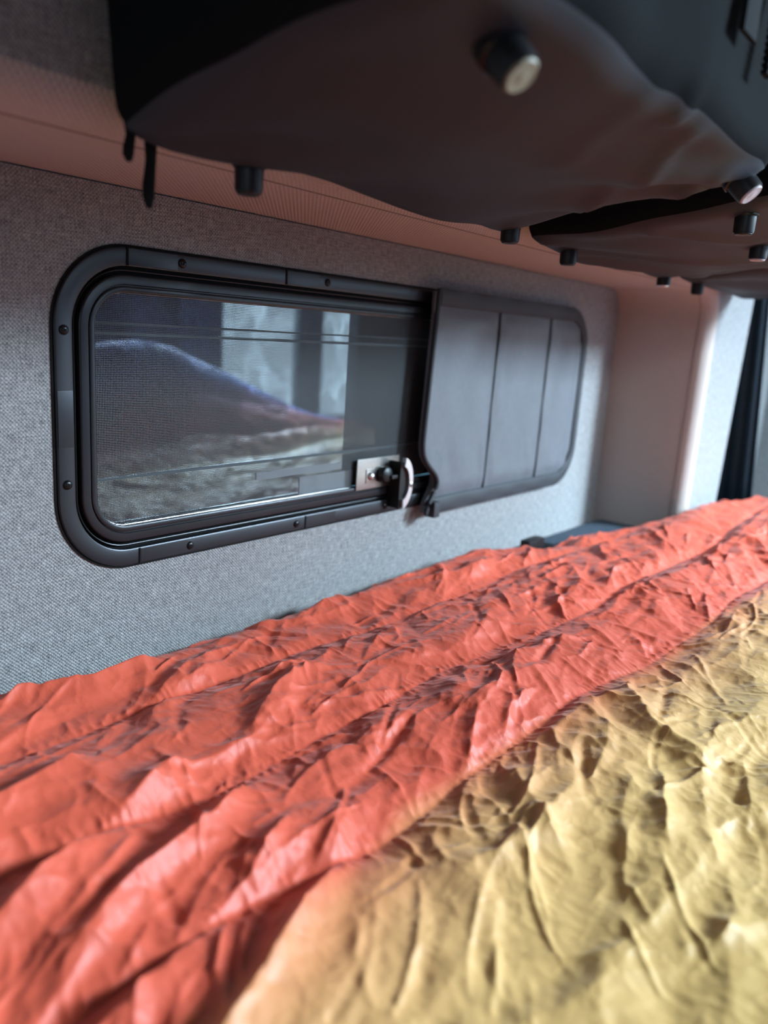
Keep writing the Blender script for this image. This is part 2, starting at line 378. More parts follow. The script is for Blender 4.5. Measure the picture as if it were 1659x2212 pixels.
def run(us, vs, ridges=RIDGES, seed=3):
    U, Vr = np.meshgrid(us, vs, indexing='ij')
    V = ybend(U, Vr)
    S = np.full(U.shape, 9.); side = np.zeros(U.shape)
    for k in range(NSEAM):
        d = V-seam_y(k, U); m = np.abs(d) < S; S = np.where(m, np.abs(d), S); side = np.where(m, np.sign(d)+3*k, side)
    tz = base(U, V, Vr)
    n1 = .5+.5*vnoise(U, V, .12, .05, 77)
    puff = (.009+.008*n1)*(1-np.exp(-(S/.030)**1.2))
    fade = 1-np.exp(-(S/.016)**1.3)
    T = tz+puff
    for r in ridges: T = T+.9*ridge(U, V, *r)*(.35+.65*fade)
    near = 1-sstep(.40, .75, U)
    crum = (1-.65*near)*(1-.45*sstep(.72, .80, Vr)*(1-sstep(1.2, 1.5, U)))*(.75+.4*vnoise(U, V, .22, .2, 9))
    def ang0(x, y, rs): return math_pi*(.09+.09*rs.randn())
    def ang1(x, y, rs):
        if x < .5: return math_pi*(.17+.06*rs.randn())
        return (math_pi*(.10+.12*rs.randn()) if rs.rand() < .5 else rs.uniform(0, math_pi))
    def ang2(x, y, rs): return rs.uniform(0, math_pi)
    C = creases(U, V, 110, 20, (.16, .42), (.018, .040), (.003, .0085), ang0)
    C += creases(U, V, 1100, 21, (.05, .20), (.005, .016), (.0012, .0052), ang1)
    C += creases(U, V, 420, 25, (.03, .10), (.005, .012), (.0015, .0045), ang1, onseam=True)
    C += creases(U, V, 3200, 22, (.015, .06), (.0022, .006), (.0005, .0018), ang2, keep=lambda x, y: (.25 if x < .55 else 1))
    C += crum*(plies(U, V, .085, .30, 1.7, 31, .10)+plies(U, V, .052, 1.25, 1.5, 35, .115)+plies(U, V, .030, 2.3, 1.4, 39, .095)+plies(U, V, .018, .7, 1.3, 43, .07)*(.6+.5*vnoise(U, V, .15, .15, 8)))
    for r in STITCH: C = C+ridge(U, V, *r)
    C *= (.20+.80*fade)*(1-.22*(1-sstep(.26, .37, V)))
    # puckers gathered on the stitching, different on either side of each seam
    ph = U+.014*vnoise(U, V, .045, .04, 61)
    per = np.zeros(U.shape)
    for k in range(3*NSEAM+2):
        m = side == k-1
        if not m.any(): continue
        q = ph+.0137*k
        w = .0105; i = np.floor(q/w).astype(int); f = q/w-i
        rs = np.random.RandomState(300+k); amp = rs.rand(1024)**1.3; sh = rs.rand(1024)*.5+.25
        A = amp[i & 1023]; c = sh[i & 1023]; tent = np.where(f < c, f/c, (1-f)/(1-c))
        per = np.where(m, A*tent**.8, per)
    puck = .0055*per*(S/.004)*np.exp(1-S/.004)*(.35+.65*(.5+.5*vnoise(U, V, .05, .05, 63)))
    T = T+C+puck
    T = smooth(T, 1)
    gx = np.gradient(T, us, axis=0); gy = np.gradient(T, vs, axis=1)
    gx = np.clip(smooth(gx, 3), -.8, .8); gy = np.clip(smooth(gy, 3), -.8, .8)
    # crests drawn together, troughs opened: the cloth bends more sharply where it folds
    P = np.stack([U+.0022*gx, V+.0022*gy, np.maximum(T, tz-.016)], -1)
    P[..., 1] = np.minimum(P[..., 1], .834)
    return P
math_pi = np.pi
def grids():
    def prog(a, segs):
        o = [a]
        for end, s0, s1 in segs:
            start = o[-1]
            while o[-1] < end:
                t = (o[-1]-start)/(end-start); o.append(o[-1]+s0+(s1-s0)*t)
        n = (len(o)-1)//8*8+1
        return np.array(o[:n])
    us = prog(-.12, [(.15, .012, .003), (1.30, .0021, .0021), (2.31, .0021, .0046)])
    vs = prog(-.78, [(.0, .014, .004), (.84, .0021, .0021)])
    return us, vs

# ------------------------------------------------------------------ setting
def rrect(x0, x1, z0, z1, r, n=14):
    """closed rounded-rectangle loop, counter-clockwise from the right side"""
    p = []
    for cx, cz, a0 in ((x1-r, z1-r, 0), (x0+r, z1-r, 90), (x0+r, z0+r, 180), (x1-r, z0+r, 270)):
        for k in range(n+1):
            a = math.radians(a0+90*k/n); p.append((cx+r*math.cos(a), cz+r*math.sin(a)))
    return p
def poly_with_hole(name, outer, hole, y, mat, thick=.02):
    bm = bmesh.new()
    def loop(pts):
        vs = [bm.verts.new((x, y, z)) for x, z in pts]
        return [bm.edges.new((vs[i], vs[(i+1) % len(vs)])) for i in range(len(vs))]
    e = loop(outer)
    if hole: e += loop(hole)
    bmesh.ops.triangle_fill(bm, use_beauty=True, edges=e)
    for f in bm.faces:
        if f.normal.y > 0: f.normal_flip()
    g = bmesh.ops.extrude_face_region(bm, geom=bm.faces[:])
    vs = [v for v in g['geom'] if isinstance(v, bmesh.types.BMVert)]
    for v in vs: v.co.y += thick
    bmesh.ops.recalc_face_normals(bm, faces=bm.faces[:])
    me = bpy.data.meshes.new(name); bm.to_mesh(me); bm.free(); me.materials.append(mat)
    ul = me.uv_layers.new(name='UVMap')
    for p in me.polygons:
        for li in p.loop_indices:
            c = me.vertices[me.loops[li].vertex_index].co
            ul.data[li].uv = (c.x+c.y, c.z) if abs(p.normal.z) < .7 else (c.x, c.y)
    return link(name, me)
WX0, WX1, WZ0, WZ1, WR = .457, 1.766, -.313, .076, .094
CX, CR = 1.985, .062            # far corner of the recess and its radius
LOWZ = -.75
arc = [(CX-CR+CR*math.cos(a), TOPZ-CR+CR*math.sin(a)) for a in [PI/2*k/14 for k in range(14, -1, -1)]]
outer = [(REAR_X, LOWZ), (REAR_X, TOPZ-.001)]+arc+[(CX, LOWZ)]
shr = .0015
outer = [(x-(shr if x > 1 else 0), z-(shr if z > LOWZ+.01 else 0)) for x, z in outer]
hole = rrect(WX0+.012, WX1-.012, WZ0+.012, WZ1-.012, WR-.012)
struct(poly_with_hole('wall_left', outer, hole, WALL, M_WALL, .018))
# recess ledge and side (one upholstered liner following the outline), rounded at the inner edge
lin = [(REAR_X, TOPZ)]+[(REAR_X+(CX-CR-REAR_X)*k/24, TOPZ) for k in range(1, 24)]+arc+[(CX, TOPZ-CR-(TOPZ-CR-LOWZ)*k/10) for k in range(1, 11)]
v = []; f = []; uvs = []
prof = [(WALL+.02, 0), (WALL, 0), (WALL-.06, 0), (LIP+.09, 0), (LIP+.03, .0)]+[(LIP+.03-.03*math.sin(a), .03-.03*math.cos(a)) for a in [PI/2*k/8 for k in range(1, 9)]]
s = 0; S_ = []
for i, (x, z) in enumerate(lin):
    a = lin[max(i-1, 0)]; b = lin[min(i+1, len(lin)-1)]
    t = Vector((b[0]-a[0], b[1]-a[1])).normalized(); nrm = Vector((-t.y, t.x))   # outward from the recess
    if i: s += math.hypot(x-lin[i-1][0], z-lin[i-1][1])
    d = 0
    for j, (y, off) in enumerate(prof):
        v.append((x+nrm.x*off, y, z+nrm.y*off)); uvs.append((s, y-off*.5))
m_ = len(prof)
for i in range(len(lin)-1):
    for j in range(m_-1): f.append((i*m_+j, i*m_+j+1, (i+1)*m_+j+1, (i+1)*m_+j))
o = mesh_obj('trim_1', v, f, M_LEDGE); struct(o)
ul = o.data.uv_layers.new(name='UVMap')
for l in o.data.loops: ul.data[l.index].uv = uvs[l.vertex_index]
mb = MB(); mb.tube([(x, LIP+.034, z) for x, z in lin[:-2]], .0011, 6); mb.build('piped_seam', plain('brown_piping', (.20, .15, .13), .8), o)
# inner wall plane above the ledge and the pillar beyond the recess
def offs(pts, d):
    r = []
    for i, (x, z) in enumerate(pts):
        a = pts[max(i-1, 0)]; b = pts[min(i+1, len(pts)-1)]
        t = Vector((b[0]-a[0], b[1]-a[1])).normalized(); r.append((x-t.y*d, z+t.x*d))
    return r
ol = offs(lin, .03)
PX1 = 2.285
up_poly = ol+[(2.216, LOWZ), (2.306, 0.25), (2.306, CEIL_Z), (REAR_X, CEIL_Z)]
o = poly_with_hole('wall_left_upper', up_poly, None, LIP, M_WALL, .02); o.name = 'wall_left_inner'; struct(o)
# rest of the left side beyond the pillar: light panel in the cab
mb = MB(); mb.box(2.20, FRONT_X, .80, .82, FLOOR_Z, CEIL_Z)
struct(mb.build('wall_left_cab', M_WALL, uvbox=True))
# floor, ceiling, other walls
mb = MB(); mb.box(REAR_X, FRONT_X, SIDE_Y, WALL, FLOOR_Z-.04, FLOOR_Z); struct(mb.build('floor', M_FLOOR, uvbox=True))
mb = MB(); mb.box(REAR_X, FRONT_X, SIDE_Y, WALL, CEIL_Z, CEIL_Z+.04); struct(mb.build('ceiling', M_CEIL, uvbox=True))
def wall_open(name, axis, pos, a0, a1, z0, z1, ops, mat, th=.04):
    b = MB()
    A = sorted({a0, a1} | {o[0] for o in ops} | {o[1] for o in ops}); Z = sorted({z0, z1} | {o[2] for o in ops} | {o[3] for o in ops})
    for p0, p1 in zip(A[:-1], A[1:]):
        for q0, q1 in zip(Z[:-1], Z[1:]):
            cx, cz = (p0+p1)/2, (q0+q1)/2
            if any(o[0] < cx < o[1] and o[2] < cz < o[3] for o in ops): continue
            if axis == 'x': b.box(p0, p1, pos-th, pos, q0, q1)
            else: b.box(pos-th, pos, p0, p1, q0, q1)
    return struct(b.build(name, mat, uvbox=True))
wall_open('wall_right', 'x', SIDE_Y, REAR_X, FRONT_X, FLOOR_Z, CEIL_Z, [DOOR, ADDED_OPEN], M_WALL)
wall_open('wall_back', 'y', REAR_X, SIDE_Y, WALL, FLOOR_Z, CEIL_Z, [REAR], M_WALL)
wall_open('wall_front', 'y', FRONT_X, SIDE_Y, WALL, FLOOR_Z, CEIL_Z, [(-.9, .5, .1, .6)], M_WALL)
# outside: ground and a neighbouring sided building the tinted window looks at
mb = MB(); mb.box(-9, 12, -9, 9, -1.75, -1.7); struct(mb.build('ground', M_GROUND, uvbox=True))
mb = MB(); mb.box(-6, 9, 3.4, 3.6, -1.7, 3.4)
for k in range(18): mb.box(-6, 9, 3.37, 3.41, -1.6+k*.28, -1.585+k*.28)
struct(mb.build('wall_outside', M_OUT, uvbox=True))
# sliding door, half open: posts of the opening
mb = MB(); 
x0, x1, z0, z1 = DOOR
mb.box(x0-.03, x0+.02, SIDE_Y-.06, SIDE_Y+.02, z0, z1, bev=.005); mb.box(x1-.02, x1+.03, SIDE_Y-.06, SIDE_Y+.02, z0, z1, bev=.005)
mb.box(x0-.03, x1+.03, SIDE_Y-.06, SIDE_Y+.02, z1-.02, z1+.03, bev=.005)
mb.box(2.80, 2.98, SIDE_Y-.10, SIDE_Y-.06, z0, z1, bev=.01); mb.box(2.11, 2.33, SIDE_Y-.10, SIDE_Y-.06, z0, z1, bev=.01)
struct(mb.build('door_1', M_BODY))

mb = MB(); x0, x1, z0, z1 = ADDED_OPEN
for q in ((x0-.02, x1+.02, z0-.02, z0+.01), (x0-.02, x1+.02, z1-.01, z1+.02), (x0-.02, x0+.01, z0, z1), (x1-.01, x1+.02, z0, z1)): mb.box(q[0], q[1], SIDE_Y-.05, SIDE_Y+.006, q[2], q[3])
struct(mb.build('added_window', M_FRAME))  # frame of the unseen window added to let in the fill
# ------------------------------------------------------------------ window
win = struct(empty('window_1', (0, 0, 0)))
win['label'] = 'black framed sliding window with insect screen in the grey fabric wall'
def ring(name, prof, mat, parent, sharp=30):
    v = []; f = []; n = 14
    for ins, y in prof:
        for x, z in rrect(WX0+ins, WX1-ins, WZ0+ins, WZ1-ins, max(WR-ins, .02), n): v.append((x, y, z))
    L = 4*(n+1)
    for i in range(len(prof)-1):
        for k in range(L): k2 = (k+1) % L; f.append((i*L+k, i*L+k2, (i+1)*L+k2, (i+1)*L+k))
    o = mesh_obj(name, v, f, mat, parent, True, sharp=sharp)
    bm = bmesh.new(); bm.from_mesh(o.data); bmesh.ops.recalc_face_normals(bm, faces=bm.faces[:]); bm.to_mesh(o.data); bm.free()
    return o
Y = WALL
fr = ring('outer_frame', [(0, Y+.001), (0, Y-.003), (.0012, Y-.0046), (.003, Y-.005), (.0195, Y-.005), (.0212, Y-.0042), (.0215, Y-.002), (.0215, Y+.014)], M_FRAME, win)
ring('rubber_gasket', [(-.003, Y-.0002), (-.003, Y-.0016), (.0005, Y-.0016), (.0005, Y)], M_GAP, win)
ring('frame_channel', [(.0213, Y+.006), (.0313, Y+.006), (.0313, Y+.02)], M_GAP, win)
ring('track_lip', [(.0252, Y+.007), (.0252, Y+.0015), (.0258, Y+.001), (.0268, Y+.0015), (.0268, Y+.007)], M_FRAME2, win)
ring('screen_frame', [(.0305, Y+.010), (.0305, Y-.001), (.0315, Y-.0025), (.0330, Y-.003), (.0418, Y-.003), (.0425, Y-.0022), (.0427, Y+.001), (.0440, Y+.001), (.0442, Y-.0015), (.0450, Y-.002),
                       (.0505, Y-.002), (.0512, Y-.0015), (.0514, Y+.009)], M_FRAME2, win, sharp=40)
ring('glazing_bead', [(.0512, Y+.0045), (.0516, Y+.004), (.0524, Y+.0043), (.0525, Y+.008)], M_STEEL, win)
def sheet(name, x0, x1, z0, z1, y, mat, r=.04, parent=win, corners=True):
    pts = rrect(x0, x1, z0, z1, r) if corners else [(x1, z1), (x0, z1), (x0, z0), (x1, z0)]
    n = len(pts)
    v = [(x, y, z) for x, z in pts]+[(x, y+.004, z) for x, z in pts]
    f = [tuple(range(n)), tuple(range(2*n-1, n-1, -1))]+[(i, i+n, (i+1) % n+n, (i+1) % n) for i in range(n)]
    return mesh_obj(name, v, f, mat, parent, False, uvbox=True)
gi = .049
PSX = .965
gp = sheet('glass_pane', WX0+gi, PSX+.05, WZ0+gi, WZ1-gi, Y+.013, M_GLASS, .040)
for v_ in gp.data.vertices: v_.co.x = min(v_.co.x, PSX)
g2 = sheet('fixed_glass_pane', PSX-.02, WX1-gi, WZ0+gi, WZ1-gi, Y+.022, M_GLASS2, .040)
# screen: a single woven sheet
pts = rrect(WX0+.0505, 1.20, WZ0+.0505, WZ1-.0505, .042)
o = mesh_obj('insect_screen', [(x, Y+.0035, z) for x, z in pts], [tuple(range(len(pts)))], M_SCREEN, win, False, uvbox=True)
# thin, slightly tilted strips across both panes, between screen and glass
for z0_, w_ in ((-.0125, .0028), (-.0245, .0036), (-.2015, .0032)):
    mb = MB(); mb.add([(x, y, z) for y in (Y+.0095, Y+.0125) for x, z in ((WX0+gi, z0_-w_/2), (WX1-gi, z0_-w_/2+.004), (WX1-gi, z0_+w_/2+.004), (WX0+gi, z0_+w_/2))],
                      [(0, 1, 2, 3), (7, 6, 5, 4), (0, 4, 5, 1), (1, 5, 6, 2), (2, 6, 7, 3), (3, 7, 4, 0)])
    mb.build('pane_strip', M_BAR, win, smooth=False)
sheet('sticker', .775, .962, -.2285, -.2175, Y+.0115, M_LABEL, corners=False)
sheet('sticker', .866, .990, -.267, -.2335, Y+.0115, M_LABEL, corners=False)
# clips overlapping the outer frame, with a dark joint on one side
def clip(x0, x1, z0, z1, jx=None, jz=None):
    b = MB(); b.box(x0, x1, Y-.0058, Y-.0045, z0, z1, bev=.0004)
    o = b.build('joint_plate', M_FRAME, win)
    if jx is not None:
        b = MB(); b.box(jx-.0012, jx+.0012, Y-.0061, Y-.004, z0-.0012, z1+.0012); b.build('joint_gap', M_GAP, o)
clip(.5505, .620, WZ1-.0195, WZ1-.0012, jx=.5495); clip(.807, .872, WZ1-.0195, WZ1-.0012, jx=.806)
clip(.5655, .640, WZ0+.0012, WZ0+.0195, jx=.5645); clip(.867, .935, WZ0+.0012, WZ0+.0195, jx=.866)
clip(WX0+.0012, WX0+.0200, -.155, -.090)
SCREWS = [(.627, WZ1-.0105), (.891, WZ1-.0105), (WX0+.011, -.022), (WX0+.011, -.199), (.643, WZ0+.0105), (.846, WZ0+.0105), (1.066, WZ0+.0105)]
toroom = Matrix.Rotation(PI/2, 4, 'X')       # +Z -> -Y
random.seed(4)
sc_me = None
for (x, z) in SCREWS:
    b = MB()
    b.lathe([(.0058, 0), (.0058, .0007), (.0053, .0018), (.0042, .0028), (.0022, .0034), (.0003, .0036)], n=20)
    for w, l in ((.0005, .0024), (.0024, .0005)): b.box(-w, w, -l, l, .0026, .00375, mi=1)
    o = b.build('screw', [M_SCREW, M_GAP], win)
    o.matrix_world = Matrix.Translation((x, Y-.0048, z)) @ toroom @ Matrix.Rotation(random.random()*1.5, 4, 'Z')
# latch
mb = MB(); mb.box(.985, 1.098, Y-.0048, Y-.0028, -.266, -.213, bev=.0008); lp = mb.build('latch_plate', M_STEEL, win)
mb = MB(); mb.box(1.008, 1.030, Y-.0062, Y-.0046, -.256, -.231, bev=.0008); mb.build('rivet_plate', M_STEEL, lp)
mb = MB(); mb.lathe([(.0075, 0), (.0075, .001), (.0062, .004), (.0035, .0062), (.0004, .0068)], n=24, mat=Matrix.Translation((1.019, Y-.006, -.2435)) @ toroom); mb.build('rivet', M_ALU, lp)
# curved pull handle: a black crescent body faced with a metal band
def arcband(cx, cz, r0, r1, a0, a1, y0, y1, n=24, taper=.0):
    v = []; f = []
    for k in range(n+1):
        a = math.radians(a0+(a1-a0)*k/n)
        for r, y in ((r0, y0), (r1, y0), (r1, y1), (r0, y1)): v.append((cx+r*math.cos(a)*.62, y, cz+r*math.sin(a)))
    for k in range(n):
        for j in range(4): j2 = (j+1) % 4; f.append((k*4+j, k*4+j2, k*4+4+j2, k*4+4+j))
    f.append((0, 3, 2, 1)); f.append((n*4, n*4+1, n*4+2, n*4+3))
    return v, f
mb = MB(); 
v, f = arcband(1.072, -.262, .0, .042, -88, 88, Y-.030, Y-.004); mb.add(v, f)
mb.box(1.040, 1.085, Y-.014, Y-.004, -.256, -.236, bev=.003); mb.box(1.055, 1.082, Y-.026, Y-.012, -.250, -.243, bev=.002)
hd = mb.build('latch_handle', M_BLACK, win)
mb = MB(); v, f = arcband(1.074, -.258, .0300, .0460, -80, 80, Y-.036, Y-.0285); mb.add(v, f); mb.build('metal_band', M_ALU, hd)
mb = MB(); mb.lathe([(.0045, 0), (.0045, .0012), (.003, .002), (.0004, .0022)], n=18, mat=Matrix.Translation((1.074+.0385*.62, Y-.0355, -.262)) @ toroom); mb.build('handle_screw', M_STEEL, hd)
mb = MB(); mb.lathe([(.014, 0), (.015, .006), (.013, .012), (.008, .015)], n=24, mat=Matrix.Translation((1.052, Y-.006, -.243)) @ toroom)
mb.build('latch_knob', M_BLACK, win)

# ------------------------------------------------------------------ insulated window cover
cover = empty('window_cover', (1.147, Y-.02, -.33))
tag(cover, 'slate grey quilted insulated cover over the right half of the window', 'window cover')
CZ0, CZ1, CX1, CRR = -.330, .080, 1.772, .095
def cov_left(z):
    t = (CZ1-z)/(CZ1-CZ0)
    x = 1.145-.022*t
    # bulges aside around the latch handle
    g = math.exp(-((z+.262)/.034)**2)
    return x+.048*g+.032/(1+math.exp((z+.275)/.012))
def cov_bounds(x, ins=0):
    z0, z1 = CZ0+ins, CZ1+ins*0-ins
    r = CRR-ins; xr = CX1-ins
    if x > xr-r:
        h = math.sqrt(max(0, r*r-(x-(xr-r))**2)); return z0+r-h, z1-r+h
    return z0, z1
COVS = [1.375, 1.590]
def cover_grid(name, ins, yoff, mat, parent, nx=110, nz=64, puffed=True, left=0.0, back=True):
    vs_ = []; fs = []
    xs = [((k/nx)) for k in range(nx+1)]
    rng = np.random.RandomState(2)
    for a in xs:
        a2 = 1-(1-a)**1.35
        for c in range(nz+1):
            t = c/nz
            x_far = CX1-ins
            zmid = CZ0+(CZ1-CZ0)*t
            x = 0
            xl = cov_left(zmid)+left
            x = xl+(x_far-.0005-xl)*a2
            z0, z1 = cov_bounds(x, ins)
            z = z0+(z1-z0)*t
            y = Y-yoff
            if puffed:
                ds = min([abs(x-s_) for s_ in COVS]+[abs(x-(CX1-.028)), abs(x-1.145)*.6+.004])
                dz = min(z-(CZ0+.028), (CZ1-.032)-z)
                e = min(1, ds/.03); e2 = max(0, min(1, dz/.03))
                pf = .0075*math.sin(e*PI/2)*math.sin(e2*PI/2)
                pf += .0016*math.sin(x*61+z*9)*math.sin(z*23+x*7)*e*e2
                # small gathers by the seams' lower ends
                pf += .0012*math.sin(x*95+z*30+2*math.sin(x*37))*math.exp(-((z+.25)/.06)**2)*min(1, ds/.02)
                pf += .004*math.exp(-((x-1.19)/.02)**2-((z+.225)/.02)**2)*math.sin(x*420)
                y -= pf
            # lifts away from the frame at its cut edge
            y -= .010*math.exp(-(x-1.13)/.05)
            vs_.append((x, y, z))
    m = nz+1
    for i in range(nx):
        for c in range(nz): fs.append((i*m+c, (i+1)*m+c, (i+1)*m+c+1, i*m+c+1))
    if back:
        b = len(vs_); vs_ += [(x, y+.006 if not puffed else max(y+.006, Y-yoff+.005-.010*math.exp(-(x-1.13)/.05)), z) for x, y, z in vs_[:b]]
        for i in range(nx):
            for c in range(nz): fs.append((b+i*m+c, b+i*m+c+1, b+(i+1)*m+c+1, b+(i+1)*m+c))
        for i in range(nx):
            fs.append((i*m, b+i*m, b+(i+1)*m, (i+1)*m)); fs.append((i*m+nz, (i+1)*m+nz, b+(i+1)*m+nz, b+i*m+nz))
        for c in range(nz):
            fs.append((c, c+1, b+c+1, b+c)); fs.append((nx*m+c, b+nx*m+c, b+nx*m+c+1, nx*m+c+1))
    return mesh_obj(name, vs_, fs, mat, parent, True, sharp=60)
pan = cover_grid('quilted_panel', .006, .016, M_COVER, cover)
pan.matrix_parent_inverse = cover.matrix_world.inverted() if False else Matrix.Translation((-1.147, -(Y-.02), .33))
def keep(o, root):
    o.matrix_parent_inverse = Matrix.Translation(-root.location); return o
# binding band round top, right and bottom
def band(w, yb, th):
    outer_ = []; inner_ = []
    path = []
    r = CRR
    for k in range(31): path.append((1.155+(CX1-r-1.155)*k/30, CZ1, 0, 1))
    for k in range(1, 14): a = PI/2*(1-k/14); path.append((CX1-r+r*math.cos(a), CZ1-r+r*math.sin(a), math.cos(a), math.sin(a)))
    for k in range(9): path.append((CX1, CZ1-r+(CZ0+r-(CZ1-r))*k/8, 1, 0))
    for k in range(1, 14): a = -PI/2*(k/14); path.append((CX1-r+r*math.cos(a), CZ0+r+r*math.sin(a), math.cos(a), math.sin(a)))
    for k in range(31): path.append((CX1-r+(1.172-(CX1-r))*k/30, CZ0, 0, -1))
    v = []; f = []
    for i, (x, z, nx_, nz_) in enumerate(path):
        wv = .0012*math.sin(i*.9)
        lift = .010*math.exp(-(x-1.13)/.05)
        ww = w*(1-.35*abs(nx_))
        for q, (ins, yy) in enumerate(((0, .002), (.0, -th*.6), (.004, -th-wv), (ww*.5, -th*1.25-wv), (ww-.003, -th), (ww, -.001), (ww, .003))):
            v.append((x-nx_*ins, yb+yy-lift, z-nz_*ins))
    m = 7
    for i in range(len(path)-1):
        for q in range(m-1): f.append((i*m+q, i*m+q+1, (i+1)*m+q+1, (i+1)*m+q))
    f.append(tuple(range(m))); f.append(tuple((len(path)-1)*m+q for q in range(m))[::-1])
    return v, f
v, f = band(.030, Y-.0215, .0025)
keep(mesh_obj('binding', v, f, M_BIND, cover, True, sharp=50), cover)
for sx in COVS:
    b = MB(); pts = [(sx+.0012*math.sin(k*.45)-.010*(k/24)**1.0*(.6 if sx < 1.5 else .3), Y-.0185-.001*math.sin(k*.5)**2, CZ1-.030-(CZ1-CZ0-.055)*k/24) for k in range(25)]
    b.tube(pts, .0024, 8); keep(b.build('seam_piping', M_PIPE, cover), cover)
b = MB(); pts = [(cov_left(z)-.0005, Y-.0215-.010, z) for z in [CZ1-.002-(CZ1-CZ0-.006)*k/60 for k in range(61)]]
b.tube(pts, .0045, 10); keep(b.build('edge_binding', M_PIPE, cover), cover)
b = MB(); b.box(1.168, 1.186, Y-.042, Y-.020, -.333, -.303, bev=.003); keep(b.build('pull_tab', M_BIND, cover), cover)

# ------------------------------------------------------------------ bedding
us, vs = grids()
P = run(us, vs)
nx_, ny_ = len(us), len(vs)
me = bpy.data.meshes.new('quilt')
nv = nx_*ny_
me.vertices.add(nv); me.vertices.foreach_set('co', P.reshape(-1).astype(np.float32))
ii, jj = np.meshgrid(np.arange(nx_-1), np.arange(ny_-1), indexing='ij')
a = (ii*ny_+jj).ravel(); quads = np.stack([a, a+ny_, a+ny_+1, a+1], 1)
nf = len(quads)
me.loops.add(nf*4); me.loops.foreach_set('vertex_index', quads.ravel().astype(np.int32))
me.polygons.add(nf); me.polygons.foreach_set('loop_start', (np.arange(nf)*4).astype(np.int32)); me.polygons.foreach_set('loop_total', np.full(nf, 4, np.int32))
me.update(calc_edges=True); me.validate()
me.polygons.foreach_set('use_smooth', [True]*nf)
ul = me.uv_layers.new(name='UVMap')
UVs = np.stack(np.meshgrid(us, vs, indexing='ij'), -1).reshape(-1, 2)
ul.data.foreach_set('uv', UVs[quads.ravel()].ravel().astype(np.float32))
me.materials.append(M_QUILT)
quilt = link('quilt', me)
tag(quilt, 'crumpled puffy nylon quilt fading from coral red to yellow spread on the bed', 'quilt')
# mattress under it
mb = MB(); mb.box(REAR_X+.02, 2.325, -.80, WALL-.012, -.60, -.456, bev=.02)
tag(mb.build('mattress', M_MATT), 'dark blue grey mattress under the quilt, seen between quilt and far wall', 'mattress')
mb = MB(); mb.box(REAR_X+.01, 2.33, -.82, WALL-.005, -.64, -.601, bev=.004)
for x in (REAR_X+.05, 1.0, 2.25): 
    for y in (-.78, .60): mb.box(x, x+.05, y, y+.05, FLOOR_Z, -.64)
tag(mb.build('bed_platform', M_BODY), 'flat bed platform under the mattress', 'bed platform')
# black buckle at the far edge of the quilt
bk = empty('strap_buckle', (1.478, .761, -.4555))
tag(bk, 'small black strap buckle lying at the wall side edge of the quilt', 'buckle')
b = MB(); b.box(-.034, .034, -.012, .012, 0, .044, bev=.006); b.box(-.046, -.030, -.009, .009, .012, .024, bev=.003); b.build('buckle_body', M_BLACK, bk)
b = MB(); b.box(.030, .085, -.010, .010, .014, .018, bev=.001); b.build('webbing', M_WEB, bk)

